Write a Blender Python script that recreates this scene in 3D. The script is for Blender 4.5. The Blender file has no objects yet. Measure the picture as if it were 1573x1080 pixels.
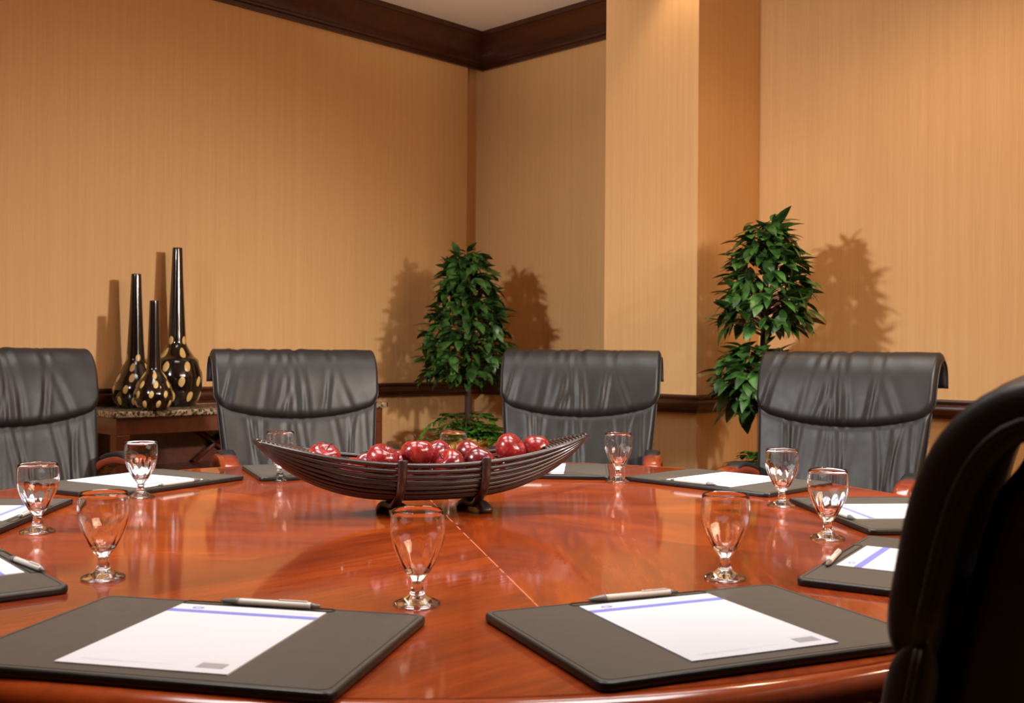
import bpy, bmesh, math, random
from mathutils import Vector, Matrix, noise
S = bpy.context.scene
C = S.collection
PI = math.pi
R = math.radians

# ------------------------------------------------------------------ camera
cam_d = bpy.data.cameras.new('camera'); cam = bpy.data.objects.new('camera', cam_d); C.objects.link(cam)
cam.location = (0, 0, 1.11)
cam.rotation_mode = 'QUATERNION'
cam.rotation_quaternion = (Matrix.Rotation(R(90), 3, 'X') @ Matrix.Rotation(R(0.43), 3, 'Z')).to_quaternion()
cam_d.sensor_width = 36; cam_d.lens = 1632 / 1573 * 36
cam_d.clip_start = 0.05; cam_d.clip_end = 60
cam_d.dof.use_dof = True; cam_d.dof.focus_distance = 2.3; cam_d.dof.aperture_fstop = 9
S.camera = cam
# ------------------------------------------------------------------ view, world, lights
S.view_settings.view_transform = 'Standard'; S.view_settings.look = 'None'
S.view_settings.exposure = 0.0; S.view_settings.gamma = 1; S.view_settings.use_curve_mapping = False
w = bpy.data.worlds.new('world'); S.world = w; w.use_nodes = True
w.node_tree.nodes['Background'].inputs[0].default_value = (1, .8, .6, 1)
w.node_tree.nodes['Background'].inputs[1].default_value = 0.05

RZ = -R(44.7)                                   # the room stands turned by 44.7 degrees to the view
AX = Vector((math.cos(RZ), math.sin(RZ), 0)); BX = Vector((-math.sin(RZ), math.cos(RZ), 0))
def rm(a, b, z=0): return AX * a + BX * b + Vector((0, 0, z))
ZCEIL = 3.0

def lamp(name, kind, loc, energy, col=(1, .84, .66), target=None, **kw):
    d = bpy.data.lights.new(name, kind); d.energy = energy; d.color = col
    for k, v in kw.items(): setattr(d, k, v)
    o = bpy.data.objects.new(name, d); o.location = loc; C.objects.link(o)
    if target is not None:
        o.rotation_mode = 'QUATERNION'
        o.rotation_quaternion = (Vector(target) - Vector(loc)).to_track_quat('-Z', 'Y')
    return o
WARM = (1, .72, .46); LAMP = (1, .97, .94)
# two standing lamps left and right of the table (their shadows of the plants fall on the walls)
lamp('standing_lamp_light', 'SPOT', (-2.2, 1.6, 2.1), 400, LAMP, (.80, 4.18, .70), spot_size=R(86), spot_blend=1, shadow_soft_size=.09)
lamp('standing_lamp_light', 'SPOT', (2.35, 1.7, 2.1), 500, LAMP, (-1.7, 4.9, .12), spot_size=R(58), spot_blend=1, shadow_soft_size=.09)
# recessed ceiling downlights
for a, b, e in ((-2.66, 3.66, 24), (-1.5, 3.35, 40), (.1, 3.35, 40)):
    p = rm(a, b, ZCEIL - .02)
    lamp('downlight', 'SPOT', p, e, WARM, p - Vector((0, 0, 1)), spot_size=R(140 if b < 3.5 else 84), spot_blend=.6, shadow_soft_size=.06)
# unseen area lights added over the table as soft fill
for x, y in ((-.9, 1.7), (.6, 1.7), (-.9, 3.1), (.6, 3.1)):
    lamp('overhead_fill_light', 'AREA', (x, y, 2.96), 14, (1, .97, .94), (x, y, 0), shape='SQUARE', size=.9, spread=R(95))
# added warm fill, an unseen area light right of the camera
lamp('side_fill_light', 'AREA', (2.8, .2, 2.6), 34, (1, .66, .44), (-.5, 3.4, .8), shape='RECTANGLE', size=2.2, size_y=1.0, spread=R(100))
# free-floating spot added to brighten the ceiling towards the corner
lamp('ceiling_fill_spot', 'SPOT', (-.6, 3.5, 1.6), 105, (1, .84, .66), (-.25, 5.0, 3.0), spot_size=R(52), spot_blend=1, shadow_soft_size=.1)

# ------------------------------------------------------------------ materials
def srgb(r, g, b):
    f = lambda c: (c / 255 / 12.92) if c / 255 <= .04045 else ((c / 255 + .055) / 1.055) ** 2.4
    return (f(r), f(g), f(b), 1)
class Mt:
    def __init__(s, name):
        s.m = bpy.data.materials.new(name); s.m.use_nodes = True
        s.nt = s.m.node_tree; s.b = s.nt.nodes['Principled BSDF']
    def n(s, typ, ins=None, **kw):
        n = s.nt.nodes.new(typ)
        for k, v in kw.items(): setattr(n, k, v)
        for k, v in (ins or {}).items(): s.i(n, k, v)
        return n
    def i(s, n, k, v):
        if isinstance(v, bpy.types.NodeSocket): s.nt.links.new(v, n.inputs[k])
        elif isinstance(v, bpy.types.Node): s.nt.links.new(v.outputs[0], n.inputs[k])
        else: n.inputs[k].default_value = v
    def p(s, **kw):
        for k, v in kw.items(): s.i(s.b, k.replace('_', ' '), v)
        return s
    def math(s, op, a, b=0.0, c=0.0): return s.n('ShaderNodeMath', {0: a, 1: b, 2: c}, operation=op).outputs[0]
    def coord(s, scale=(1, 1, 1), rot=(0, 0, 0), out='Object'):
        t = s.n('ShaderNodeTexCoord')
        return s.n('ShaderNodeMapping', {'Vector': t.outputs[out], 'Scale': scale, 'Rotation': rot}).outputs[0]
    def noise(s, vec, scale, detail=2, rough=.5):
        return s.n('ShaderNodeTexNoise', {'Vector': vec, 'Scale': scale, 'Detail': detail, 'Roughness': rough}).outputs[0]
    def ramp(s, f, stops):
        n = s.n('ShaderNodeValToRGB', {'Fac': f}); cr = n.color_ramp
        while len(cr.elements) < len(stops): cr.elements.new(.5)
        for e, (p, c) in zip(cr.elements, stops): e.position = p; e.color = c
        return n.outputs[0]
    def mix(s, f, a, b, mode='MIX'):
        n = s.n('ShaderNodeMix', data_type='RGBA', blend_type=mode)
        s.i(n, 0, f); s.i(n, 6, a); s.i(n, 7, b); return n.outputs[2]
    def bump(s, h, strength=.2, dist=.01):
        s.i(s.b, 'Normal', s.n('ShaderNodeBump', {'Height': h, 'Strength': strength, 'Distance': dist}).outputs[0]); return s
def plain(name, col, rough=.5, **kw):
    return Mt(name).p(Base_Color=col, Roughness=rough, **kw).m

def wallpaper(name, c1, c2):
    m = Mt(name)
    v = m.coord((1, 1, .012))
    f = m.noise(v, 330, 2, .7); g = m.noise(m.coord((1, 1, .004)), 60, 2, .5)
    h = m.noise(m.coord((1, 1, 1)), 260, 1)
    x = m.math('ADD', m.math('MULTIPLY', f, .6), m.math('MULTIPLY', g, .4))
    x = m.math('ADD', x, m.math('MULTIPLY', m.math('SUBTRACT', h, .5), .12))
    m.p(Base_Color=m.ramp(x, [(.30, c1), (.70, c2)]), Roughness=.62).bump(f, .12, .002)
    m.b.inputs['Specular IOR Level'].default_value = .25
    return m.m
M_paper = wallpaper('wallpaper', srgb(207, 162, 108), srgb(221, 179, 124))
M_ceil = plain('ceiling_paint', srgb(232, 222, 212), .9)
def wood(name, c1, c2, rough=.25, axis=0, scale=9, coat=.4):
    m = Mt(name)
    sc = [1, 1, 1]; sc[axis] = .07
    v = m.coord(tuple(sc)); f = m.noise(v, scale * 3, 4, .6); g = m.noise(v, scale * 14, 3, .6)
    x = m.math('ADD', m.math('MULTIPLY', f, .65), m.math('MULTIPLY', g, .35))
    m.p(Base_Color=m.ramp(x, [(.3, c1), (.7, c2)]), Roughness=rough, Coat_Weight=coat, Coat_Roughness=.12)
    return m.m
M_trim = wood('dark_trim_wood', srgb(52, 24, 12), srgb(78, 38, 20), .34, 0, 7, .15)
M_console = wood('console_wood', srgb(74, 34, 18), srgb(112, 54, 30), .35, 0, 8)
M_cherry = wood('cherry_wood', srgb(92, 32, 14), srgb(128, 52, 26), .24, 1, 8)
M_edge = wood('table_edge_wood', srgb(120, 44, 14), srgb(156, 66, 24), .16, 2, 4)

def table_wood():
    m = Mt('table_veneer')
    t = m.n('ShaderNodeTexCoord'); s = m.n('ShaderNodeSeparateXYZ', {0: t.outputs['Object']})
    th = m.math('ARCTAN2', s.outputs[1], s.outputs[0])
    th = m.math('ADD', th, R(77.6))
    seg = PI / 4
    k = m.math('FLOOR', m.math('DIVIDE', th, seg))
    ang = m.math('MULTIPLY', k, -seg)
    vr = m.n('ShaderNodeVectorRotate', {'Vector': t.outputs['Object'], 'Angle': ang}, rotation_type='Z_AXIS').outputs[0]
    off = m.n('ShaderNodeCombineXYZ', {0: m.math('MULTIPLY', k, 3.7), 1: m.math('MULTIPLY', k, 1.3), 2: 0.0})
    v = m.n('ShaderNodeVectorMath', {0: vr, 1: off.outputs[0]}, operation='ADD').outputs[0]
    v = m.n('ShaderNodeMapping', {'Vector': v, 'Rotation': (0, 0, R(20)), 'Scale': (1, .13, 1)}).outputs[0]
    f = m.noise(v, 9, 4, .6); g = m.noise(v, 90, 3, .6)
    x = m.math('ADD', m.math('MULTIPLY', f, .7), m.math('MULTIPLY', g, .3))
    col = m.ramp(x, [(.32, srgb(90, 28, 2)), (.5, srgb(132, 48, 3)), (.68, srgb(164, 70, 6))])
    # the straight light seam across the top
    cs, sn = math.cos(R(-77.6)), math.sin(R(-77.6))
    d = m.math('ABSOLUTE', m.math('SUBTRACT', m.math('MULTIPLY', s.outputs[0], sn), m.math('MULTIPLY', s.outputs[1], cs)))
    line = m.math('LESS_THAN', d, .0014)
    br = m.math('GREATER_THAN', m.noise(t.outputs['Object'], 25, 2), .42)
    col = m.mix(m.math('MULTIPLY', m.math('MULTIPLY', line, br), .6), col, srgb(226, 150, 118))
    r2 = m.math('ADD', m.math('MULTIPLY', m.noise(t.outputs['Object'], 6, 3), .05), .055)
    m.p(Base_Color=col, Roughness=.5, Coat_Weight=1.0, Coat_Roughness=r2, Coat_IOR=1.5)
    m.b.inputs['Specular IOR Level'].default_value = .1
    return m.m
M_table = table_wood()

def leather(name, col, rough=.42):
    m = Mt(name)
    v = m.n('ShaderNodeTexVoronoi', {'Vector': m.coord(), 'Scale': 420.0}).outputs[0]
    n = m.noise(m.coord(), 30, 3)
    m.p(Base_Color=col, Roughness=m.math('ADD', m.math('MULTIPLY', n, .12), rough - .06)).bump(v, .08, .001)
    m.b.inputs['Specular IOR Level'].default_value = .4
    return m.m
M_leather = leather('black_leather', srgb(23, 20, 19), .47)
M_pad = leather('desk_pad_leather', srgb(73, 68, 61), .46)
M_padedge = leather('desk_pad_edge', srgb(26, 23, 22), .35)
M_blackmetal = plain('black_metal', srgb(18, 17, 17), .35)
M_sheet = plain('white_paper', srgb(200, 201, 208), .7)
M_blue = plain('blue_ink', srgb(112, 118, 196), .7)
M_grey = plain('grey_ink', srgb(150, 146, 150), .7)
M_faint = plain('pale_ink', srgb(214, 213, 218), .7)
M_pen = plain('pale_grey_plastic', srgb(205, 200, 192), .3)
M_penend = plain('grey_plastic', srgb(110, 108, 104), .3)
M_glass = Mt('clear_glass').p(Base_Color=(1, 1, 1, 1), Roughness=0.0, IOR=1.5, Transmission_Weight=1.0).m
M_clear = Mt('clear_plastic').p(Base_Color=(.8, .8, .8, 1), Roughness=.1, IOR=1.4, Transmission_Weight=.8).m
M_bowl = wood('dark_bent_wood', srgb(30, 19, 16), srgb(48, 32, 26), .36, 0, 12, .25)
M_soil = plain('soil', srgb(32, 20, 16), .9)
M_bark = wood('bark', srgb(40, 24, 18), srgb(66, 42, 30), .8, 2, 14, 0)
def gold():
    m = Mt('gold_glaze')
    f = m.noise(m.coord(), 14, 4, .65)
    m.p(Base_Color=m.ramp(f, [(.35, srgb(120, 84, 28)), (.5, srgb(176, 134, 48)), (.68, srgb(206, 176, 92))]), Roughness=.35)
    return m.bump(f, .3, .004).m
M_gold = gold()
def granite():
    m = Mt('granite')
    f = m.n('ShaderNodeTexVoronoi', {'Vector': m.coord(), 'Scale': 110.0}).outputs[1]
    s = m.n('ShaderNodeSeparateColor', {0: f})
    m.p(Base_Color=m.ramp(s.outputs[0], [(.15, srgb(54, 46, 40)), (.4, srgb(128, 108, 84)), (.7, srgb(168, 146, 116)), (.95, srgb(190, 172, 144))]), Roughness=.2)
    return m.m
M_granite = granite()
def carpet():
    m = Mt('carpet')
    v = m.n('ShaderNodeTexVoronoi', {'Vector': m.coord(), 'Scale': 6.0}, feature='DISTANCE_TO_EDGE').outputs[0]
    n = m.noise(m.coord(), 9, 3)
    x = m.math('ADD', m.math('MULTIPLY', v, 1.4), m.math('MULTIPLY', n, .6))
    p = m.noise(m.coord(), 320, 2)
    col = m.ramp(x, [(.30, srgb(190, 140, 50)), (.46, srgb(150, 96, 34)), (.52, srgb(62, 28, 18))])
    m.p(Base_Color=col, Roughness=.95).bump(p, .6, .006)
    return m.m
M_carpet = carpet()
def leafmat(name, c1, c2):
    m = Mt(name)
    m.p(Base_Color=m.ramp(m.noise(m.coord(), 16, 2), [(.35, c1), (.68, c2)]), Roughness=.36)
    return m.m
M_leaf = leafmat('green_leaf', srgb(24, 54, 22), srgb(74, 118, 50))
M_fern = leafmat('bright_leaf', srgb(36, 84, 22), srgb(84, 140, 46))
def applemat(name, c1, c2, c3):
    m = Mt(name)
    t = m.n('ShaderNodeTexCoord')
    oi = m.n('ShaderNodeObjectInfo')
    off = m.n('ShaderNodeVectorMath', {0: t.outputs['Object'], 1: oi.outputs['Location']}, operation='ADD').outputs[0]
    f = m.noise(m.n('ShaderNodeMapping', {'Vector': off, 'Scale': (1, 1, .3)}).outputs[0], 26, 4, .6)
    g = m.noise(off, 300, 2)
    col = m.ramp(f, [(.32, c1), (.52, c2), (.72, c3)])
    col = m.mix(m.math('GREATER_THAN', g, .70), col, srgb(206, 130, 100))
    m.p(Base_Color=col, Roughness=.24, Coat_Weight=.35, Coat_Roughness=.08)
    return m.m
M_apple = applemat('red_apple_skin', srgb(78, 12, 18), srgb(122, 22, 26), srgb(168, 64, 42))
M_apple2 = applemat('dark_apple_skin', srgb(62, 10, 20), srgb(104, 18, 30), srgb(140, 34, 36))
M_lacquer = plain('black_lacquer', srgb(20, 12, 10), .14, Coat_Weight=.8)
M_cream = Mt('cream_inlay').p(Base_Color=srgb(206, 170, 104), Roughness=.35).m
M_plate = plain('cream_plastic', srgb(226, 206, 160), .5)

# ------------------------------------------------------------------ mesh helpers
def mesh(name, verts, faces, mat, parent=None, smooth=True, merge=0, rot=None, loc=None):
    me = bpy.data.meshes.new(name)
    bm = bmesh.new()
    vs = [bm.verts.new(v) for v in verts]
    for f in faces:
        try: bm.faces.new([vs[i] for i in f])
        except ValueError: pass
    if merge: bmesh.ops.remove_doubles(bm, verts=bm.verts, dist=merge)
    bmesh.ops.recalc_face_normals(bm, faces=bm.faces)
    bm.to_mesh(me); bm.free()
    for p in me.polygons: p.use_smooth = smooth
    me.materials.append(mat)
    o = bpy.data.objects.new(name, me); C.objects.link(o)
    if parent: o.parent = parent
    if rot is not None: o.rotation_euler = rot
    if loc is not None: o.location = loc
    return o
class G:
    """collects pieces of one mesh"""
    def __init__(s): s.v = []; s.f = []
    def add(s, v, f):
        k = len(s.v); s.v += [tuple(p) for p in v]; s.f += [tuple(i + k for i in q) for q in f]; return s
    def box(s, x0, x1, y0, y1, z0, z1):
        return s.add([(x, y, z) for x in (x0, x1) for y in (y0, y1) for z in (z0, z1)],
                     [(0, 1, 3, 2), (4, 6, 7, 5), (0, 4, 5, 1), (2, 3, 7, 6), (0, 2, 6, 4), (1, 5, 7, 3)])
    def tube(s, pts, r, n=10, caps=True, closed=False, up=(0, 0, 1), sx=1, sy=1, square=False):
        pts = [Vector(p) for p in pts]; m = len(pts)
        rs = r if isinstance(r, (list, tuple)) else [r] * m
        v = []; f = []
        for i, p in enumerate(pts):
            if closed: t = pts[(i + 1) % m] - pts[i - 1]
            else: t = pts[min(i + 1, m - 1)] - pts[max(i - 1, 0)]
            t.normalize(); u = Vector(up)
            if abs(t.dot(u)) > .98: u = Vector((0, 1, 0)) if abs(t.y) < .9 else Vector((1, 0, 0))
            a = t.cross(u).normalized(); b = a.cross(t).normalized()
            for k in range(n):
                th = 2 * PI * k / n
                cx, cy = math.cos(th), math.sin(th)
                if square:
                    q = (abs(cx) ** 5 + abs(cy) ** 5) ** (1 / 5); cx /= q; cy /= q
                v.append(p + a * (cx * rs[i] * sx) + b * (cy * rs[i] * sy))
        for i in range(m if closed else m - 1):
            for k in range(n):
                a0 = i * n + k; a1 = i * n + (k + 1) % n; j = (i + 1) % m
                f.append((a0, a1, j * n + (k + 1) % n, j * n + k))
        if caps and not closed:
            f.append(tuple(range(n))[::-1]); f.append(tuple(range((m - 1) * n, m * n)))
        return s.add(v, f)
    def lathe(s, prof, n=32, c=(0, 0)):
        v = []; f = []; m = len(prof)
        for r, z in prof:
            for k in range(n):
                th = 2 * PI * k / n
                v.append((c[0] + r * math.cos(th), c[1] + r * math.sin(th), z))
        for i in range(m - 1):
            for k in range(n):
                f.append((i * n + k, i * n + (k + 1) % n, (i + 1) * n + (k + 1) % n, (i + 1) * n + k))
        op = abs(prof[0][0] - prof[-1][0]) + abs(prof[0][1] - prof[-1][1]) > 1e-6
        if op and prof[0][0] > 1e-6: f.append(tuple(range(n))[::-1])
        if op and prof[-1][0] > 1e-6: f.append(tuple(range((m - 1) * n, m * n)))
        return s.add(v, f)
    def obj(s, name, mat, parent=None, **kw): return mesh(name, s.v, s.f, mat, parent, **kw)
def slab(layers, name, mat, parent, **kw):
    """layers: list of (outline, z) with equal counts"""
    v = []; f = []; n = len(layers[0][0])
    for o_, z in layers: v += [(x, y, z) for x, y in o_]
    for i in range(len(layers) - 1):
        for k in range(n): f.append((i * n + k, i * n + (k + 1) % n, (i + 1) * n + (k + 1) % n, (i + 1) * n + k))
    f.append(tuple(range(n))[::-1]); f.append(tuple(range((len(layers) - 1) * n, len(layers) * n)))
    return mesh(name, v, f, mat, parent, **kw)
def bevel(o, wd=.003, seg=2):
    m = o.modifiers.new('bevel', 'BEVEL'); m.width = wd; m.segments = seg; m.limit_method = 'ANGLE'; m.angle_limit = R(40)
    return o
def flat(o):
    for p in o.data.polygons: p.use_smooth = False
    return o
def tag(o, label=None, cat=None, group=None, kind=None):
    if label: o['label'] = label
    if cat: o['category'] = cat
    if group: o['group'] = group
    if kind: o['kind'] = kind
    return o
def empty(name, loc=(0, 0, 0), rz=0, label=None, cat=None, group=None):
    o = bpy.data.objects.new(name, None); C.objects.link(o); o.location = loc; o.rotation_euler = (0, 0, rz)
    o.empty_display_size = .05
    return tag(o, label, cat, group)
def dup(root, loc, rz, label, group=None):
    r = root.copy(); C.objects.link(r); r.location = loc
    r.rotation_euler = (0, 0, rz); r['label'] = label
    if group: r['group'] = group
    for ch in list(root.children):
        c = ch.copy(); C.objects.link(c); c.parent = r
        for g in list(ch.children):
            d = g.copy(); C.objects.link(d); d.parent = c
    return r
def catmull(P, n):
    P = [Vector(p) for p in P]; out = []
    for i in range(len(P) - 1):
        a = P[max(i - 1, 0)]; b = P[i]; c = P[i + 1]; d = P[min(i + 2, len(P) - 1)]
        for k in range(n):
            t = k / n
            out.append(.5 * ((2 * b) + (c - a) * t + (2 * a - 5 * b + 4 * c - d) * t * t + (3 * b - a - 3 * c + d) * t ** 3))
    out.append(P[-1]); return out

# ------------------------------------------------------------------ the room
def struct(g, name, mat, **kw):
    o = g.obj(name, mat, smooth=False, rot=(0, 0, RZ), **kw); o['kind'] = 'structure'; return o
A0, B0 = -4.657, 4.436                # left wall plane, back wall plane (room axes a, b)
CA0, CA1, CB = -3.144, -2.632, 3.78   # column
BR = 4.26                             # wall right of the column
AR, BF = 3.2, -2.8                    # the walls behind the viewer
T = .12
struct(G().box(A0 - T, AR + T, BF - T, B0 + T, -.1, 0), 'floor', M_carpet)
struct(G().box(A0 - T, AR + T, BF - T, B0 + T, ZCEIL, ZCEIL + .1), 'ceiling', M_ceil)
NB = 4.312
struct(G().box(A0 - T, A0, BF - T, NB, 0, ZCEIL).box(A0 - T, A0 - .05, NB, B0 + T, 0, ZCEIL), 'wall_left', M_paper)
struct(G().box(A0 - .05, CA0, B0, B0 + T, 0, ZCEIL), 'wall_back', M_paper)
struct(G().box(CA0, CA1, CB, B0 + T, 0, ZCEIL), 'wall_column', M_paper)
struct(G().box(CA1, AR + T, BR, BR + T, 0, ZCEIL), 'wall_right', M_paper)
struct(G().box(AR, AR + T, BF, BR, 0, ZCEIL), 'wall_front_right', M_paper)
struct(G().box(A0, AR, BF - T, BF, 0, ZCEIL), 'wall_front', M_paper)
# a run of trim: profile (out from wall, z) swept round the room's corners
path = [(A0, BF), (A0, B0), (CA0, B0), (CA0, CB), (CA1, CB), (CA1, BR), (AR, BR)]
def trim(name, prof, mat, path=path):
    v = []; f = []; n = len(prof); m = len(path)
    for i, (a, b) in enumerate(path):
        p = Vector((a, b)); nn = []
        for q0, q1 in ((i - 1, i), (i, i + 1)):
            if q0 < 0 or q1 >= m: continue
            d = (Vector(path[q1]) - Vector(path[q0])).normalized(); nn.append(Vector((d.y, -d.x)))
        if len(nn) == 2: off = (nn[0] + nn[1]) / (1 + nn[0].dot(nn[1]))
        else: off = nn[0]
        for o_, z in prof: v.append((a + off.x * o_, b + off.y * o_, z))
    for i in range(m - 1):
        for k in range(n - 1):
            f.append((i * n + k, i * n + k + 1, (i + 1) * n + k + 1, (i + 1) * n + k))
    f.append(tuple(range(n))); f.append(tuple(range((m - 1) * n, m * n)))
    o = mesh(name, v, f, mat, smooth=False, rot=(0, 0, RZ)); o['kind'] = 'structure'; return o
def sm(pts, n=4): return [tuple(p)[:2] for p in catmull([(a, b, 0) for a, b in pts], n)]
ZCR = 2.80
crown = [(0, ZCR), (.018, ZCR), (.018, ZCR + .02), (.03, ZCR + .024), (.03, ZCR + .036)] + sm([(.034, ZCR + .04), (.042, ZCR + .085), (.07, ZCR + .14), (.10, ZCR + .17)]) + [(.11, ZCR + .172), (.11, ZCEIL), (0, ZCEIL)]
trim('trim_1', crown, M_trim)
ZR = .93
rail = [(0, ZR - .078), (.012, ZR - .078), (.014, ZR - .066)] + sm([(.022, ZR - .062), (.032, ZR - .045), (.032, ZR - .03), (.026, ZR - .02)]) + [(.03, ZR - .016), (.036, ZR - .008), (.034, ZR), (0, ZR)]
trim('trim_2', rail, M_trim)
trim('baseboard_back', [(0, 0), (.018, 0), (.018, .10), (.010, .13), (0, .14)], M_trim)

# wall plate on the right wall
pl = bevel(G().box(-1.5, -1.36, BR - .009, BR - .001, .47, .55).obj('wall_plate', M_plate, smooth=False, rot=(0, 0, RZ)), .002)
tag(pl, 'small cream plate low on the right wall, past the wooden chair arm', 'wall plate')

# ------------------------------------------------------------------ table
TC = Vector((-.14, 2.36)); ZT = .741; TR_ = 1.262
tb = empty('round_table', (TC.x, TC.y, 0), 0, 'large round glossy cherry-wood conference table in the middle of the room', 'table')
prof = [(0, ZT), (TR_ - .028, ZT)]
slab([([( (TR_ - .03) * math.cos(2 * PI * k / 160), (TR_ - .03) * math.sin(2 * PI * k / 160)) for k in range(160)], z) for z in (ZT - .012, ZT)], 'table_top', M_table, tb, smooth=False)
e = [(TR_ - .0301, ZT)]
for k in range(0, 13):
    th = PI / 2 - PI * k / 12
    e.append((TR_ - .022 + .022 * math.cos(th), ZT - .022 + .022 * math.sin(th)))
e += [(TR_ - .03, ZT - .046), (TR_ - .05, ZT - .05), (TR_ - .05, ZT - .0125), (TR_ - .0301, ZT - .0125)]
G().lathe(e + [e[0]], 160).obj('table_edge', M_edge, tb, merge=.00005)
G().lathe([(.9, ZT - .09), (.9, ZT - .013), (.87, ZT - .013), (.87, ZT - .09)] + [(.9, ZT - .09)], 96).obj('apron', M_edge, tb, smooth=False)
G().lathe([(0, 0), (.46, 0), (.46, .06), (.42, .08), (.36, .09), (.34, .3), (.36, .6), (.42, ZT - .013), (0, ZT - .013)], 48).obj('pedestal', M_cherry, tb)

# ------------------------------------------------------------------ desk pads, paper, pens
PW, PH, PT = .482, .343, .012
def rrect(wd, h, r, n=6):
    pts = []
    for cx, cy, a0 in ((wd / 2 - r, h / 2 - r, 0), (-wd / 2 + r, h / 2 - r, 90), (-wd / 2 + r, -h / 2 + r, 180), (wd / 2 - r, -h / 2 + r, 270)):
        for k in range(n + 1):
            a = R(a0 + 90 * k / n); pts.append((cx + r * math.cos(a), cy + r * math.sin(a)))
    return pts
def ring(name, o1, o2, z0, z1, mat, parent):
    n = len(o1); v = [(x, y, z) for o_, z in ((o1, z0), (o1, z1), (o2, z1), (o2, z0)) for x, y in o_]
    f = [(j * n + k, j * n + (k + 1) % n, ((j + 1) % 4) * n + (k + 1) % n, ((j + 1) % 4) * n + k) for j in range(4) for k in range(n)]
    return mesh(name, v, f, mat, parent, smooth=False)
def make_pad():
    r = empty('desk_pad', cat='desk pad')
    slab([(rrect(PW - .004, PH - .004, .014), 0), (rrect(PW, PH, .016), .003), (rrect(PW, PH, .016), PT - .0025), (rrect(PW - .003, PH - .003, .015), PT - .0006)], 'base_board', M_padedge, r)
    slab([(rrect(PW - .005, PH - .005, .014), PT - .0010), (rrect(PW - .005, PH - .005, .014), PT - .0002), (rrect(PW - .008, PH - .008, .013), PT)], 'leather_panel', M_pad, r)
    ring('stitched_border', rrect(PW - .016, PH - .016, .011), rrect(PW - .0175, PH - .0175, .0105), PT - .0002, PT + .0004, M_padedge, r)
    a = [(x + .0, y + .158) for x, y in rrect(.225, .017, .007)]; b = [(x, y + .158) for x, y in rrect(.221, .013, .005)]
    ring('pen_loop', a, b, PT - .0002, PT + .0008, M_padedge, r)
    return r
def make_paper():
    r = empty('notepaper', cat='paper')
    wd, h = .2135, .284; z = .0016
    slab([(rrect(wd, h, .0005, 1), 0), (rrect(wd, h, .0005, 1), z)], 'sheet', M_sheet, r, smooth=False)
    q = lambda x0, x1, y0, y1: [(x0, y0), (x1, y0), (x1, y1), (x0, y1)]
    lay = lambda o_, nm, m: slab([(o_, z), (o_, z + .00025)], nm, m, r, smooth=False)
    t = h / 2
    lay(q(-wd / 2, wd / 2, t - .042, t - .029), 'header_band', M_blue)
    cx, cy = -wd / 2 + .034, t - .0175
    oo = [(cx + .0085 * math.cos(k * PI / 10), cy + .0055 * math.sin(k * PI / 10)) for k in range(20)]
    ii = [(cx + .0055 * math.cos(k * PI / 10), cy + .0032 * math.sin(k * PI / 10)) for k in range(20)]
    ring('emblem', oo, ii, z, z + .00025, M_blue, r)
    lay(q(wd / 2 - .047, wd / 2 - .014, -t + .016, -t + .034), 'printed_picture', M_grey)
    for x0, x1, y in ((-.085, .03, -t + .020), (-.085, -.01, -t + .0165), (.058, .088, -t + .040), (.04, .095, t - .013), (.05, .095, t - .018), (.045, .095, t - .023)):
        G().box(x0, x1, y, y + .0011, z, z + .0002).obj('text_line', M_faint, r, smooth=False)
    return r
def make_pen():
    r = empty('ballpoint_pen', cat='pen')     # lies along +x, tip at -x, resting on z = 0
    rr = .0048
    def part(prof, nm, m, n=20):
        g = G().lathe(prof, n); g.v = [(z, x, y + rr) for x, y, z in g.v]; return g.obj(nm, m, r)
    part([(.0006, -.072), (.0012, -.070), (.0030, -.064), (.0046, -.052), (.0052, -.047), (.0052, -.044), (.0047, -.0435)], 'grip', M_penend)
    part([(.0047, -.0435), (.0048, -.04), (.0045, .062), (.0040, .0635)], 'barrel', M_pen)
    part([(.0038, .063), (.0036, .068), (.0022, .069), (.0022, .076), (.0010, .077)], 'push_button', M_penend)
    g = G().box(-.0, .042, -.0014, .0014, 2 * rr - .0002, 2 * rr + .0012); g.v = [(x + .016, y, z) for x, y, z in g.v]
    g.obj('clip', M_pen, r, smooth=False)
    return r
PADS = [  # x, y, rotation, pen offset, paper dx, label words, pen shown
    (-.383, 1.322, -12.2, .014, 'at the front left'),
    (.251, 1.397, 23.6, -.012, 'at the front right'),
    (.725, 1.804, 58.2, -.060, 'right, next beyond the front right one'),
    (.879, 2.415, 95, -.06, 'right, second beyond the front right one'),
    (.612, 3.004, 134, 0, 'before the rightmost far chair'),
    (.057, 3.249, 176, 0, 'behind the right tip of the fruit boat'),
    (-.546, 3.218, 203, 0, 'behind the left tip of the fruit boat'),
    (-1.018, 2.881, 240.8, -.01, 'before the leftmost far chair'),
    (-1.193, 2.28, 274.2, .0, 'cut by the left picture edge, the upper one'),
    (-.946, 1.673, 309.6, .05, 'cut by the left picture edge, the lower one')]
PROTO = None
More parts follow.
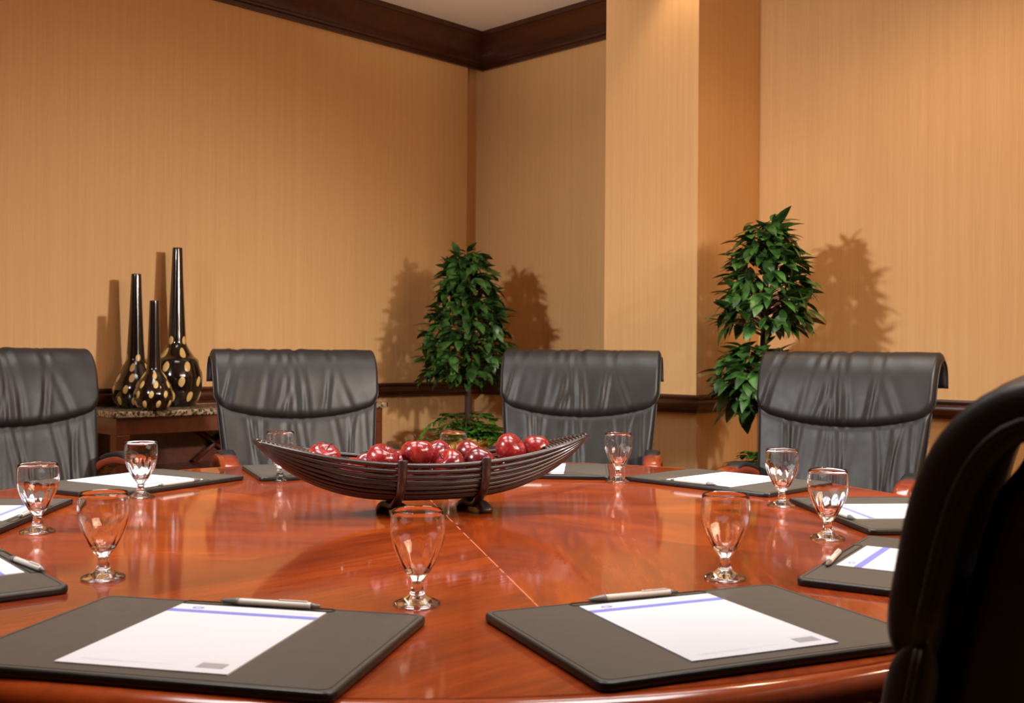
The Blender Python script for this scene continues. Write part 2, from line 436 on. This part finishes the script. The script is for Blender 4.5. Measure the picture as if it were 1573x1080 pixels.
for i, (x, y, a, off, wh) in enumerate(PADS):
    rz = R(a); lp = 'black leather desk pad ' + wh
    if i == 0:
        P0 = make_pad(); P0.location = (x, y, ZT + .0002); P0.rotation_euler.z = rz; P0['label'] = lp; P0['group'] = 'desk pads round the table'
        S0 = make_paper(); N0 = make_pen(); p, s, n = P0, S0, N0
        s['group'] = 'notepaper on the desk pads'; n['group'] = 'pens on the desk pads'
    else:
        p = dup(P0, (x, y, ZT + .0002), rz, lp)
        s = dup(S0, (0, 0, 0), 0, ''); n = dup(N0, (0, 0, 0), 0, '')
    s['label'] = 'white blue-banded sheet on the desk pad ' + wh
    n['label'] = 'pale grey pen on the pad ' + wh
    u = Vector((math.cos(rz), math.sin(rz))); v = Vector((-u.y, u.x))
    q = Vector((x, y)) + u * 0 + v * .0
    s.location = (q.x, q.y, ZT + PT + .0003); s.rotation_euler.z = rz
    q = Vector((x, y)) + u * off + v * .159
    n.location = (q.x, q.y, ZT + PT + .0003)
    n.rotation_euler = (0, 0, rz + R([0.5, -1, 6, 3, 1, 0, -2, 1, 2, 5][i]))

# ------------------------------------------------------------------ goblets
def make_goblet():
    r = empty('water_goblet', cat='glass')
    n = 48
    out = [(0, 0), (.030, 0), (.0336, .0008), (.0342, .0022), (.0335, .0036), (.028, .0062), (.020, .0095), (.0135, .0135), (.0100, .019), (.0084, .0255), (.0082, .031), (.0088, .035), (.0112, .0385),
           (.0140, .0418), (.0175, .0465), (.0222, .0545), (.0272, .0640), (.0325, .0750), (.0365, .0860), (.0390, .0970), (.0399, .1060), (.0400, .1140), (.0395, .1230), (.0385, .1310), (.0376, .1370)]
    inn = [(.0370, .1384), (.0361, .1370), (.0370, .1310), (.0380, .1230), (.0385, .1140), (.0384, .1060), (.0374, .0970), (.0349, .0860), (.0308, .0752), (.0253, .0645), (.0198, .0565), (.0140, .0505), (.0075, .0478), (0, .0470)]
    g = G().lathe(out + inn, n)
    vv = []
    L = len(out)
    for idx, (x, y, z) in enumerate(g.v):
        j = idx // n; k = idx % n
        if j >= L + 7 and j < L + len(inn) - 1:      # pressed flutes inside the foot of the bowl
            s_ = 1 - .05 * (.5 + .5 * math.cos(12 * 2 * PI * k / n)) * min(1, (j - L - 6) / 2); x *= s_; y *= s_
        vv.append((x, y, z))
    g.v = vv
    g.obj('glass_body', M_glass, r, merge=.00002)
    return r
GOB = [(-.135, 1.544, 'front centre, between the two nearest pads'), (-.653, 1.704, 'front left, the nearest goblet on the left side'),
       (.351, 1.738, 'front right, just behind the front right pad'), (-.946, 2.124, 'closest to the left edge of the picture'),
       (.632, 2.119, 'closest to the near chair on the right'), (-.918, 2.635, 'before the leftmost far chair'),
       (.655, 2.569, 'right, in front of the rightmost far chair'), (.305, 3.029, 'far side, just right of the fruit boat'),
       (-.652, 2.998, 'far side, partly behind the left tip of the fruit boat'), (-.167, 3.052, 'behind the apples, before the potted tree')]
for i, (x, y, wh) in enumerate(GOB):
    lb = 'clear stemmed water goblet ' + wh
    if i == 0:
        g0 = make_goblet(); g0.location = (x, y, ZT + .0002); g0['label'] = lb; g0['group'] = 'water goblets round the table'
        # a one-piece thing: keep the mesh itself as the thing
        gm = g0.children[0]; gm.parent = None; gm.name = 'water_goblet'; tag(gm, lb, 'glass', 'water goblets round the table')
        gm.location = g0.location; bpy.data.objects.remove(g0); gm.name = 'water_goblet'
    else:
        c = gm.copy(); C.objects.link(c); c.location = (x, y, ZT + .0002); c.rotation_euler.z = i * .7; c['label'] = lb

# ------------------------------------------------------------------ boat bowl
BC = Vector((-.190, 2.42)); BA = R(17); BLn = .385
bowl = empty('boat_bowl', (BC.x, BC.y, ZT), BA, 'long dark slatted wooden boat-shaped bowl on crossed feet, full of apples', 'bowl')
def hw(u): return .012 + .090 * max(0, 1 - abs(u) ** 2.0) ** .75
def zrim(u): return .118 + .054 * abs(u) ** 2.1
def zkeel(u): return .036 + .130 * abs(u) ** 2.9
def bpt(u, t):      # t in -1..1 across the hull, 0 keel
    a = t * PI / 2
    cy = math.sin(a); cz = 1 - math.cos(a)
    return Vector((u * BLn, hw(u) * (abs(cy) ** .85) * (1 if cy >= 0 else -1), zkeel(u) + (zrim(u) - zkeel(u)) * cz))
NRod = 10
for sgn in (-1, 1):
    for k in range(NRod):
        t = sgn * (1 - k / (NRod - .5)) 
        pts = [bpt(-1 + 2 * i / 56, t) for i in range(57)]
        rr = [(.0056 if k == 0 else .0052) * (.45 + .55 * min(1, (1 - abs(-1 + 2 * i / 56)) * 5)) for i in range(57)]
        G().tube(pts, rr, 8).obj('rod', M_bowl, bowl)
# thin inner skin at the bottom so that the fruit lies on something
v = []; f = []; nu, nt = 41, 9
for i in range(nu):
    u = -.97 + 1.94 * i / (nu - 1)
    for j in range(nt):
        t = (-.62 + 1.24 * j / (nt - 1)); p = bpt(u, t); v.append(p)
for i in range(nu - 1):
    for j in range(nt - 1): f.append((i * nt + j, (i + 1) * nt + j, (i + 1) * nt + j + 1, i * nt + j + 1))
o = mesh('hull_lining', v, f, M_bowl, bowl); sd = o.modifiers.new('solid', 'SOLIDIFY'); sd.thickness = .003
# slats decking both ends
for sgn in (-1, 1):
    for k in range(13):
        u = .70 + .28 * k / 12
        pts = []
        for t in (-1, -.33, .33, 1):
            uu = min(.995, u + .03 * (t + 1) / 2)
            p = bpt(sgn * uu, 1); pts.append(Vector((sgn * uu * BLn, t * hw(uu) * .96, p.z + .003)))
        G().tube(pts, .0030, 8).obj('end_slat', M_bowl, bowl)
# two crossed supports
for ux in (-.205, .285):
    X = ux * BLn
    for sgn in (-1, 1):
        pts = [Vector((X, sgn * (hw(ux) + .008), zrim(ux) + .012))]
        for t in (.98, .8, .6, .42, .25):
            p = bpt(ux, t * 1.0); pts.append(Vector((X, sgn * (p.y + .0085), p.z - .006 * (1 - t))))
        pts += [Vector((X, sgn * .016, .020)), Vector((X + sgn * .006, -sgn * .014, .020)), Vector((X + sgn * .013, -sgn * .034, .016)), Vector((X + sgn * .016, -sgn * .048, .003))]
        pts = catmull(pts, 5)
        G().tube(pts, [.0085 + .0050 * max(0, k / len(pts) - .55) / .45 for k in range(len(pts))], 12, up=(1, 0, 0), sx=.8, sy=1.15, square=True).obj('support', M_bowl, bowl)

# ------------------------------------------------------------------ apples
def make_apple(mat, sx=1, hh=1):
    r = empty('apple', cat='apple'); n = 28
    prof = []
    for k in range(0, 23):
        th = -PI / 2 + PI * k / 22
        rad = .0372 * math.cos(th) * (1 + .10 * math.sin(th))
        z = .0335 * hh * math.sin(th)
        if th > .9: z -= .0105 * ((th - .9) / (PI / 2 - .9)) ** 1.6
        if th < -1.1: z += .006 * ((-th - 1.1) / (PI / 2 - 1.1)) ** 1.5
        prof.append((max(rad, 0) if k not in (0, 22) else 0, z))
    g = G().lathe(prof, n); vv = []
    for x, y, z in g.v:
        th = math.atan2(y, x); s_ = 1 + .03 * math.cos(5 * th) * (abs(z) / .033) + .015 * math.sin(2 * th + 1)
        vv.append((x * s_ * sx, y * s_, z))
    g.v = vv; g.obj('flesh', mat, r, merge=.00002)
    G().tube([(0, 0, .020 * hh), (.001, 0, .030 * hh), (.004, .001, .038 * hh), (.007, .002, .043 * hh)], [.0014, .0010, .0011, .0016], 6).obj('stem', M_bark, r)
    return r
ap = [make_apple(M_apple), make_apple(M_apple2)]; used = [0, 0]
# along, across, height over the table, kind, tilts
APPLES = [(-.235, .0, .135, 0, (25, 20), 'leftmost apple, tilted high against the left of the bowl'), (-.165, -.018, .104, 0, (-35, 20), 'bright red apple just right of the leftmost one'),
          (-.098, -.026, .112, 0, (10, -25), 'red apple left of the left support, its stem upright'), (-.030, -.010, .123, 0, (8, 0), 'large red apple right behind the left support'),
          (.022, .035, .122, 1, (20, 15), 'dull purple apple at the back, left of the far goblet'), (.040, -.030, .103, 0, (50, -12), 'streaky red apple with its crown turned to the viewer'),
          (.098, -.022, .108, 1, (-20, 30), 'dark red apple just left of the right support'), (.120, .040, .116, 0, (35, 20), 'orange-red apple at the back behind the dark one'),
          (.188, -.002, .125, 0, (12, -50), 'large bright red apple right of the right support'), (.252, .006, .140, 0, (40, -40), 'rightmost apple, perched highest near the slatted tip'),
          (-.130, .030, .106, 1, (0, 40), 'dark apple half hidden at the back left of the bowl'), (-.060, .045, .108, 0, (30, 0), 'red apple at the back, half hidden by the large one'),
          (-.070, -.015, .062, 0, (80, 0), 'apple low in the bowl seen between the slats left of the left support'), (.010, -.005, .061, 0, (70, 50), 'apple low in the bowl seen between the slats between the supports'),
          (.085, .008, .062, 1, (90, 10), 'dark apple low in the bowl beside the right support'), (.155, .010, .070, 0, (60, 30), 'apple low in the bowl right of the right support')]
ca, sa = math.cos(BA), math.sin(BA)
AP = [Vector(a[:3]) for a in APPLES]; A0P = [p.copy() for p in AP]
for p in AP: p.z -= .006
for it in range(60):
    for i in range(len(AP)):
        for j in range(i):
            d = AP[i] - AP[j]; l = d.length
            if l < .072: d = d / l * (.072 - l) / 2; AP[i] += d; AP[j] -= d
        p = AP[i]; u_ = p.x / BLn; p.z = max(p.z, zkeel(u_) + .040)
        p.y = max(-hw(u_) + .038, min(hw(u_) - .038, p.y)) if p.z < zrim(u_) + .01 else max(-.06, min(.06, p.y))
APPLES = [(p.x, p.y, p.z) + a[3:] for p, a in zip(AP, APPLES)]
for i, (u, vv_, z, k, (rx, ry), lb) in enumerate(APPLES):
    loc = (BC.x + u * ca - vv_ * sa, BC.y + u * sa + vv_ * ca, ZT + z)
    if not used[k]: a = ap[k]; a.location = loc; used[k] = 1; a['label'] = lb
    else: a = dup(ap[k], loc, 0, lb)
    a.rotation_euler = (R(rx), R(ry), i * 1.1); a['group'] = 'apples in the boat bowl'

# ------------------------------------------------------------------ chairs
ZTOP = 1.092
PROF = catmull([(0, -.03, .455), (0, -.01, .50), (0, .012, .56), (0, .035, .65), (0, .056, .75), (0, .077, .85), (0, .095, .93), (0, .115, 1.01), (0, .134, 1.058),
                (0, .158, 1.084), (0, .184, 1.088), (0, .205, 1.070), (0, .212, 1.04), (0, .210, 1.005)], 8)
QL = [0]
for i in range(1, len(PROF)): QL.append(QL[-1] + (PROF[i] - PROF[i - 1]).length)
def prof_at(q):
    q = max(0, min(QL[-1] - 1e-6, q)); lo = 0
    for i in range(len(QL) - 1):
        if QL[i + 1] >= q: lo = i; break
    t = (q - QL[lo]) / (QL[lo + 1] - QL[lo]); p = PROF[lo].lerp(PROF[lo + 1], t)
    a = PROF[max(lo - 1, 0)]; b = PROF[min(lo + 2, len(PROF) - 1)]; d = (b - a).normalized()
    return p, Vector((0, -d.z, d.y))       # point, front normal
def q_of_z(z):
    for i, p in enumerate(PROF):
        if p.z >= z: return QL[i]
    return QL[-1]
def pillow(name, mat, parent, hwf, qlo, qhi, tf, tb_, rad, crease=None, nx=96, nq=52, off=0, radx=.016, belly=0):
    """upholstered piece swept along the back's profile"""
    v = []; f = []
    for side in (0, 1):
        for j in range(nq + 1):
            vj = .5 - .5 * math.cos(PI * j / nq)
            for i in range(nx + 1):
                s = -math.cos(PI * i / nx)
                s = s * .55 + (-1 + 2 * i / nx) * .45
                q0, q1 = qlo(s), qhi(s); q = q0 + (q1 - q0) * vj
                hwid = hwf(q); x = s * hwid
                ex = hwid * (1 - abs(s)); ez = min(q - q0, q1 - q)
                fx = math.sqrt(max(0, 1 - (1 - min(ex / radx, 1)) ** 2)); fz = math.sqrt(max(0, 1 - (1 - min(ez / rad, 1)) ** 2))
                e = fx * fz
                p, nrm = prof_at(q)
                if side == 0:
                    d = (tf + belly * math.sin(PI * min(1, vj * 1.15)) * (1 - .5 * s * s) - .006 * (1 - s * s) * max(0, vj - .5)) * e
                    if crease: d += crease(s, vj, q) * e
                else: d = -tb_ * e
                v.append(Vector((x, 0, 0)) + p + nrm * (d + off))
    W = nx + 1; K = W * (nq + 1)
    for side in (0, 1):
        for j in range(nq):
            for i in range(nx):
                a = side * K + j * W + i
                f.append((a, a + 1, a + W + 1, a + W) if side == 0 else (a, a + W, a + W + 1, a + 1))
    return mesh(name, v, f, mat, parent, merge=.00003)
def creases(seed, n, spread, amp, vt, vb):
    rnd = random.Random(seed)
    cs = [(max(-.9, min(.9, rnd.gauss(0, spread))), rnd.uniform(-.40, .40), rnd.uniform(.014, .045), rnd.uniform(.35, 1) * amp, rnd.uniform(0, 6)) for _ in range(n)]
    def fn(s, vj, q):
        d = 0
        for c0, sl, wd, am, ph in cs:
            c = c0 + sl * (vj - .5) + .012 * math.sin(5 * vj + ph)
            env = vt + (1 - vt) * (1 - vj) if vb == 0 else (vb + (1 - vb) * abs(2 * vj - 1) ** .8)
            x = (s - c) / wd
            d -= am * env * math.exp(-x * x) - am * .45 * env * math.exp(-((abs(x) - 1.7) ** 2))
        d += .0015 * noise.noise(Vector((s * 5, q * 12, seed)))
        return d
    return fn
def make_chair(seed=1):
    r = empty('conference_chair', cat='chair')
    W1 = .300
    def hw_head(q):
        z = (q - q_of_z(.82)) / (QL[-1] - q_of_z(.82)); return W1 - .010 + .012 * max(0, z)
    def hw_low(q):
        t = q / q_of_z(.92); return .236 + .048 * t ** .8
    qs = q_of_z(.862)
    lo_head = lambda s: qs - .002 + .045 * abs(s) ** 2.2 + .040 * max(0, (abs(s) - .86) / .14) ** 2.2
    hi_low = lambda s: qs + .012 + .045 * abs(s) ** 2.2 + .01 * abs(s) ** 8
    head = pillow('head_cushion', M_leather, r, hw_head, lo_head, lambda s: QL[-1], .026, .012, .034, creases(seed, 14, .36, .0048, .3, .40), off=.004, radx=.013, belly=.008)
    low = pillow('back_cushion', M_leather, r, hw_low, lambda s: .03, hi_low, .024, .012, .034, creases(seed + 50, 12, .38, .0046, .5, 0), belly=.012)
    # piping round both cushions
    pts = []
    for k in range(41):
        s = -1 + 2 * k / 40
        s = math.copysign(abs(s) ** .8, s); q = lo_head(s)
        p, nrm = prof_at(q); pts.append(Vector((s * hw_head(q), 0, 0)) + p + nrm * .006)
    left = [Vector((-hw_head(q), 0, 0)) + prof_at(q)[0] + prof_at(q)[1] * .006 for q in [QL[-1] + (lo_head(1) - QL[-1]) * k / 24 for k in range(24)]]
    right = [Vector((-p.x, p.y, p.z)) for p in reversed(left)]
    G().tube(left + pts + right, .0036, 8).obj('piping', M_leather, head)
    for sg in (-1, 1):
        l2 = []
        for k in range(24):
            q = .04 + (hi_low(1) - .05) * k / 23; p, nrm = prof_at(q); l2.append(Vector((sg * (hw_low(q) + .001), 0, 0)) + p + nrm * .004)
        G().tube(l2, .0032, 8).obj('piping', M_leather, low)
    # back shell
    def hw_sh(q): return .232 + .020 * min(1, q / .5)
    pillow('back_shell', M_leather, r, hw_sh, lambda s: .0, lambda s: q_of_z(1.07), .014, .058, .03, None, 30, 30, off=-.032)
    # seat
    v = []; f = []; n = 40; m = 28
    for side in (0, 1):
        for j in range(m + 1):
            for i in range(n + 1):
                s = -math.cos(PI * i / n) * .6 + (-1 + 2 * i / n) * .4; t = -math.cos(PI * j / m) * .6 + (-1 + 2 * j / m) * .4
                k = math.sqrt(max(0, 1 - s * s / 2)); kk = math.sqrt(max(0, 1 - t * t / 2))
                x = s * (.7 + .3 * kk) * .262; y = -.225 + t * (.7 + .3 * k) * .245
                e = (max(0, 1 - abs(s) ** 5) * max(0, 1 - abs(t) ** 5)) ** .4
                z = .455 + (.052 * e + .008 * math.cos(s * 2) * e - .018 * max(0, -t) ** 3 if side == 0 else -.035 * e - .018 * max(0, -t) ** 3)
                v.append((x, y, z))
    K = (n + 1) * (m + 1)
    for side in (0, 1):
        for j in range(m):
            for i in range(n): a = side * K + j * (n + 1) + i; f.append((a, a + 1, a + n + 2, a + n + 1))
    mesh('seat', v, f, M_leather, r, merge=.0002)
    # wooden arms with leather pads
    for sg in (-1, 1):
        x = sg * .285
        pts = catmull([(x * .93, -.04, .425), (x * .96, -.12, .44), (x, -.195, .52), (x, -.238, .63), (x, -.236, .690), (x, -.19, .722), (x, -.10, .730), (x, -.01, .716), (x * .98, .048, .685)], 6)
        arm = G().tube(pts, .018, 16, up=(1, 0, 0), sx=.85, sy=1.7, square=True).obj('armrest', M_cherry, r)
        xx = x * .985; pts = catmull([(xx, -.150, .732), (xx, -.13, .742), (xx, -.09, .747), (xx, -.03, .738), (xx, .015, .724)], 5)
        G().tube(pts, [.010] + [.014] * (len(pts) - 2) + [.010], 16, up=(1, 0, 0), sx=.7, sy=1.8, square=True).obj('arm_pad', M_leather, arm)
    G().lathe([(0, .10), (.03, .10), (.03, .30), (.018, .30), (.018, .42), (0, .42)], 20, (0, -.2)).obj('gas_column', M_blackmetal, r)
    G().box(-.12, .12, -.33, -.07, .40, .425).obj('tilt_mechanism', M_blackmetal, r, smooth=False)
    for k in range(5):
        a = 2 * PI * k / 5 + .3; d = Vector((math.cos(a), math.sin(a), 0)); c = Vector((0, -.2, 0))
        lg = G().tube([c + d * .02 + Vector((0, 0, .135)), c + d * .12 + Vector((0, 0, .13)), c + d * .24 + Vector((0, 0, .10)), c + d * .31 + Vector((0, 0, .078))], [.024, .023, .020, .016], 14, sx=1.2, sy=.9, square=True).obj('base_leg', M_cherry, r)
        e = c + d * .30; g = G(); t = Vector((-d.y, d.x, 0))
        g.tube([e + t * -.022 + Vector((0, 0, .026)), e + t * -.005 + Vector((0, 0, .026))], .026, 18)
        g.tube([e + t * .005 + Vector((0, 0, .026)), e + t * .022 + Vector((0, 0, .026))], .026, 18)
        g.tube([e + Vector((0, 0, .03)), e + Vector((0, 0, .085))], .006, 8)
        g.tube([e + t * -.006 + Vector((0, 0, .026)), e + t * .006 + Vector((0, 0, .026))], .01, 10)
        g.obj('caster', M_blackmetal, lg)
    return r
# local front is -y; the place given is that of the back's lower edge (origin)
def place(o, x, y, face, dz, sx=1): o.location = (x, y, dz); o.rotation_euler.z = math.atan2(face[1], face[0]) + PI / 2
CH = [  # x, y, facing, lift, label
    (-.728, 3.73, (.40, -.92), -.010, .030, 'black leather chair with wooden arms, second from the left on the far side'),
    (.232, 3.84, (-.18, -.98), -.004, .018, 'black leather chair on the far side, between the two potted trees'),
    (1.035, 3.43, (-.58, -.81), -.004, 0, 'black leather chair at the far right, in front of the two-tiered potted tree'),
    (-1.50, 3.26, (.76, -.65), -.012, .036, 'black leather chair at the far left, its left side cut off by the picture'),
    (.374, 1.06, (-.88, .48), -.036, -.050, 'near black leather chair at the right edge, seen from the side')]
chair0 = make_chair(3); chair1 = None
for i, (x, y, fc, dz, da, lb) in enumerate(CH):
    o = chair0 if i == 0 else dup(chair0, (0, 0, 0), 0, lb)
    o['label'] = lb; o['group'] = 'chairs round the table'
    place(o, x, y, fc, 0)
    for ch in o.children:                       # gas lift: everything but the base is raised or lowered; the arms adjust too
        kind = ch.name.split('.')[0]
        ch.location.z = 0 if kind == 'base_leg' else dz + (da if kind == 'armrest' else 0)
        if i == 4 and kind in ('head_cushion', 'back_cushion', 'back_shell'):     # this one's back is set upright
            tl = R(2.5); ch.rotation_euler.x = tl; ch.location.y = .45 * math.sin(tl)

# ------------------------------------------------------------------ console with granite top
con = empty('console_table', rm(A0, 3.2, 0), RZ, 'brown wooden console with a speckled granite top against the left wall', 'console')
# local: x out from the wall, y along the wall
cL, cR, cD, cH = -2.04 + .0, .0, .42, .848
pL = (Vector((-1.636, 4.37, 0))).dot(BX) - 3.2; pR = Vector((-.625, 5.395, 0)).dot(BX) - 3.2
cL, cR = pL, pR
bevel(G().box(.012, cD, cL, cR, cH - .027, cH).obj('granite_top', M_granite, con, smooth=False), .006, 3)
k = .022
bevel(G().box(.03, cD - k, cL + k, cR - k, cH - .10, cH - .027).obj('apron', M_console, con, smooth=False), .003)
for yy in (cL + k, cR - k - .06):
    for xx in (.03, cD - k - .06):
        bevel(G().box(xx, xx + .06, yy, yy + .06, 0, cH - .1).obj('leg', M_console, con, smooth=False), .003)
bevel(G().box(.03, cD - k, cL + k + .02, cR - k - .02, .545, .575).obj('shelf', M_console, con, smooth=False), .003)
bevel(G().box(.03, cD - k, cL + k + .02, cR - k - .02, .16, .19).obj('shelf', M_console, con, smooth=False), .003)
G().box(.022, .030, cL + k + .06, cR - k - .06, .19, cH - .10).obj('shade_panel', M_console, con, smooth=False)  # added panel standing in for the shadow under the console
ym = cL + .675
for x_ in (.05,):
    for y_ in (ym,):
        for s_ in (-1, 1):
            G().tube([(x_, y_ - s_ * .115, .577), (x_, y_ + s_ * .115, cH - .102)], .011, 12, square=True).obj('cross_brace', M_console, con)

# ------------------------------------------------------------------ vases
def make_vase(name, x, y, h, rb, rt, lb, seed, zt=.849, hf=2.15, wf=.34, rn=.038):
    r = empty(name, (x, y, zt), .3 * seed, lb, 'vase', 'bottle vases on the console')
    hb = rb * hf
    pf = [(0, 0), (rb * .62, 0), (rb * .74, .006), (rb * .92, hb * wf * .47), (rb, hb * wf), (rb * .98, hb * (wf + .12)), (rb * .84, hb * (wf + .31)), (rb * .63, hb * .82), (rn * 1.12, hb * .98), (rn, hb * 1.10),
          (rn * .68 + rt * .32, hb + (h - hb) * .30), (rn * .3 + rt * .7, hb + (h - hb) * .65), (rt, h - .004), (rt * .96, h)]
    pp = [(p.x, p.y) for p in catmull([(a, b, 0) for a, b in pf], 5)]
    inner = [(rt * .78, h - .001), (rt * .74, h - .03), (rt * .7, h - .06), (0, h - .06)]
    G().lathe([(max(0, a), b) for a, b in pp] + inner, 40).obj('vase_body', M_lacquer, r)
    def surf(z):
        for (r0, z0), (r1, z1) in zip(pp, pp[1:]):
            if z0 <= z <= z1 and z1 > z0: t = (z - z0) / (z1 - z0); return r0 + (r1 - r0) * t
        return pp[-1][0]
    rows = [(.16, 8, .0), (.40, 8, .5), (.64, 7, .1), (.86, 5, .6)]
    if seed != 2: rows.append((1.06, 4, .2))
    for fr, n, ph in rows:
        z0 = hb * fr; a = rb * (.135 if fr < .8 else .12); bz = rb * (.215 if fr < 1 else .18)
        for kk in range(n):
            th0 = 2 * PI * (kk + ph) / n
            v = [];f = []; N = 16; rings = 3
            for q in range(rings + 1):
                for j in range(N):
                    t = 2 * PI * j / N; e = q / rings
                    z = z0 + bz * e * math.sin(t); rr = surf(z)
                    th = th0 + a * e * math.cos(t) / max(surf(z0), .01) + .03 * (z - z0) / bz
                    ro = rr + (.0012 if q < rings else -.0006)
                    v.append((ro * math.cos(th), ro * math.sin(th), z))
            for q in range(rings):
                for j in range(N): f.append((q * N + j, q * N + (j + 1) % N, (q + 1) * N + (j + 1) % N, (q + 1) * N + j))
            mesh('oval_inlay', v, f, M_cream, r, merge=.00002)
make_vase('bottle_vase', -.3542 * 4.70, 4.70, .585, .097, .0215, 'black spotted long-necked vase, left and middle in height', 1)
make_vase('bottle_vase', -.337 * 4.535, 4.535, .462, .080, .0195, 'shortest black spotted long-necked vase, in front between the others', 2, rn=.029)
make_vase('bottle_vase', -.3156 * 4.875, 4.875, .717, .116, .0225, 'tallest black spotted long-necked vase, on the right', 3, rn=.041, hf=2.45, wf=.42)

# ------------------------------------------------------------------ potted trees
def leaf(g, p, d, up, L, wd, fold=.25, droop=.35):
    d = d.normalized(); s = d.cross(up)
    if s.length < 1e-3: s = Vector((1, 0, 0))
    s.normalize(); nrm = s.cross(d).normalized(); n = 6; v = []; f = []
    for i in range(n + 1):
        t = i / n; w_ = wd * math.sin(PI * min(1, t * .97 + .015)) ** .8 * (1.12 - .45 * t)
        c = p + d * (L * t) - nrm * (droop * L * t * t)
        v += [c - s * w_ + nrm * (fold * w_), c, c + s * w_ + nrm * (fold * w_)]
    for i in range(n):
        a = i * 3; f += [(a, a + 3, a + 4, a + 1), (a + 1, a + 4, a + 5, a + 2)]
    g.add(v, f)
def cluster(gl, gs, prof, n, rnd, L0, inner=.55):
    """leaves over a body of revolution; prof(z01) -> radius"""
    for _ in range(n):
        t = rnd.random(); th = rnd.uniform(0, 2 * PI); z, rad = prof(t)
        k = rnd.uniform(inner, 1.0) ; base = Vector((math.cos(th) * rad * k, math.sin(th) * rad * k, z))
        out = Vector((math.cos(th), math.sin(th), 0))
        d = out * rnd.uniform(.35, 1) + Vector((rnd.uniform(-.6, .6), rnd.uniform(-.6, .6), rnd.uniform(-.7, .45)))
        L = L0 * rnd.uniform(.7, 1.2)
        leaf(gl, base, d, Vector((rnd.uniform(-.4, .4), rnd.uniform(-.4, .4), 1)), L, L * rnd.uniform(.22, .29), rnd.uniform(.05, .25), rnd.uniform(.1, .45))
        if rnd.random() < .35:
            gs.tube([Vector((0, 0, z - .05)), base * .5 + Vector((0, 0, z * .5 - .015)), base], [.003, .002, .001], 5)
def make_tree(x, y, kind, lb, seed):
    rnd = random.Random(seed)
    r = empty('potted_tree', (x, y, 0), 0, lb, 'plant')
    zp = .665
    pot = [(0, 0), (.10, 0), (.115, .02), (.11, .05), (.13, .12), (.165, .28), (.175, .42), (.16, .53), (.138, .585), (.134, .61), (.142, .625), (.160, .635), (.166, .65), (.160, zp), (.140, zp), (.132, .64), (.128, .60), (0, .60)]
    G().lathe(pot, 44).obj('pot', M_gold, r)
    G().lathe([(0, .602), (.127, .602), (.118, .622), (.05, .632), (0, .634)], 24).obj('soil', M_soil, r)
    tops = 1.66
    G().tube(catmull([(0, 0, .61), (.004, .003, .85), (-.004, .002, 1.1), (.003, -.002, 1.35), (0, 0, 1.56)], 5), [.021 - .0006 * i for i in range(21)], 10).obj('trunk', M_bark, r)
    gl = G(); gs = G()
    if kind == 1:
        def pf(t):
            z = .965 + .67 * t ** 1.0
            rad = .225 * (1 - t) ** .6 * (.80 + .2 * min(1, t * 6)) + .035
            return z, rad
        # denser below
        cluster(gl, gs, lambda t: pf(t ** 1.25), 900, rnd, .090)
        gl.obj('foliage', M_leaf, r); gs.obj('twigs', M_bark, r)
    else:
        def pf(t):
            z = 1.225 + .41 * t; return z, .158 * (1 - t) ** .55 * (.80 + .2 * min(1, t * 6)) + .03
        cluster(gl, gs, lambda t: pf(t ** 1.2), 520, rnd, .090)
        gl.obj('foliage', M_leaf, r)
        g2 = G()
        def pf2(t):
            z = .885 + .25 * t; return z, .160 * math.sin(PI * (t * .8 + .12)) ** .6 
        cluster(g2, gs, pf2, 340, rnd, .090)
        g2.v = [(a - .030, b, c) for a, b, c in g2.v]
        g2.obj('foliage', M_leaf, r); gs.obj('twigs', M_bark, r)
    gf = G(); gfs = G()
    for k in range(58 if kind == 1 else 18):
        th = rnd.uniform(0, 2 * PI); ln = rnd.uniform(.10, .20) if kind == 1 else rnd.uniform(.06, .11); o_ = Vector((math.cos(th), math.sin(th), 0))
        pts = [o_ * (.02 + ln * t) + Vector((0, 0, .63 + (.15 if k % 3 == 0 else .09 if k % 3 == 1 else .05) * math.sin(PI * min(1, t * .75 + .1)))) for t in (0, .2, .4, .6, .8, 1)]
        gfs.tube(pts, [.0018, .0016, .0014, .0012, .001, .0008], 5)
        for j, p in enumerate(pts[1:]):
            for s_ in (-1, 1):
                d = o_ * .6 + Vector((-o_.y, o_.x, 0)) * s_ + Vector((0, 0, rnd.uniform(-.2, .3)))
                leaf(gf, p, d, Vector((0, 0, 1)), rnd.uniform(.045, .065), .017, .15, .2)
        leaf(gf, pts[-1], o_, Vector((0, 0, 1)), .04, .009)
    if kind == 1:   # one long tendril trailing to the left
        pts = catmull([(-.03, -.02, .66), (-.12, -.05, .74), (-.19, -.06, .73), (-.235, -.06, .67), (-.262, -.06, .60), (-.27, -.06, .54)], 5)
        gfs.tube(pts, .0022, 6)
        for j in range(4, len(pts) - 2, 2):
            for s_ in (-1, 1): leaf(gf, pts[j], Vector((-.3, s_ * .8, -.5)), Vector((0, 0, 1)), .038, .009)
    gf.obj('undergrowth', M_fern, r); gfs.obj('undergrowth_stems', M_fern, r)
    return r
make_tree(-.233, 5.6, 1, 'cone-shaped green potted tree in a gold pot in the room corner', 5)
make_tree(1.01, 4.25, 2, 'two-tiered green potted tree in a gold pot beside the wall column', 9)
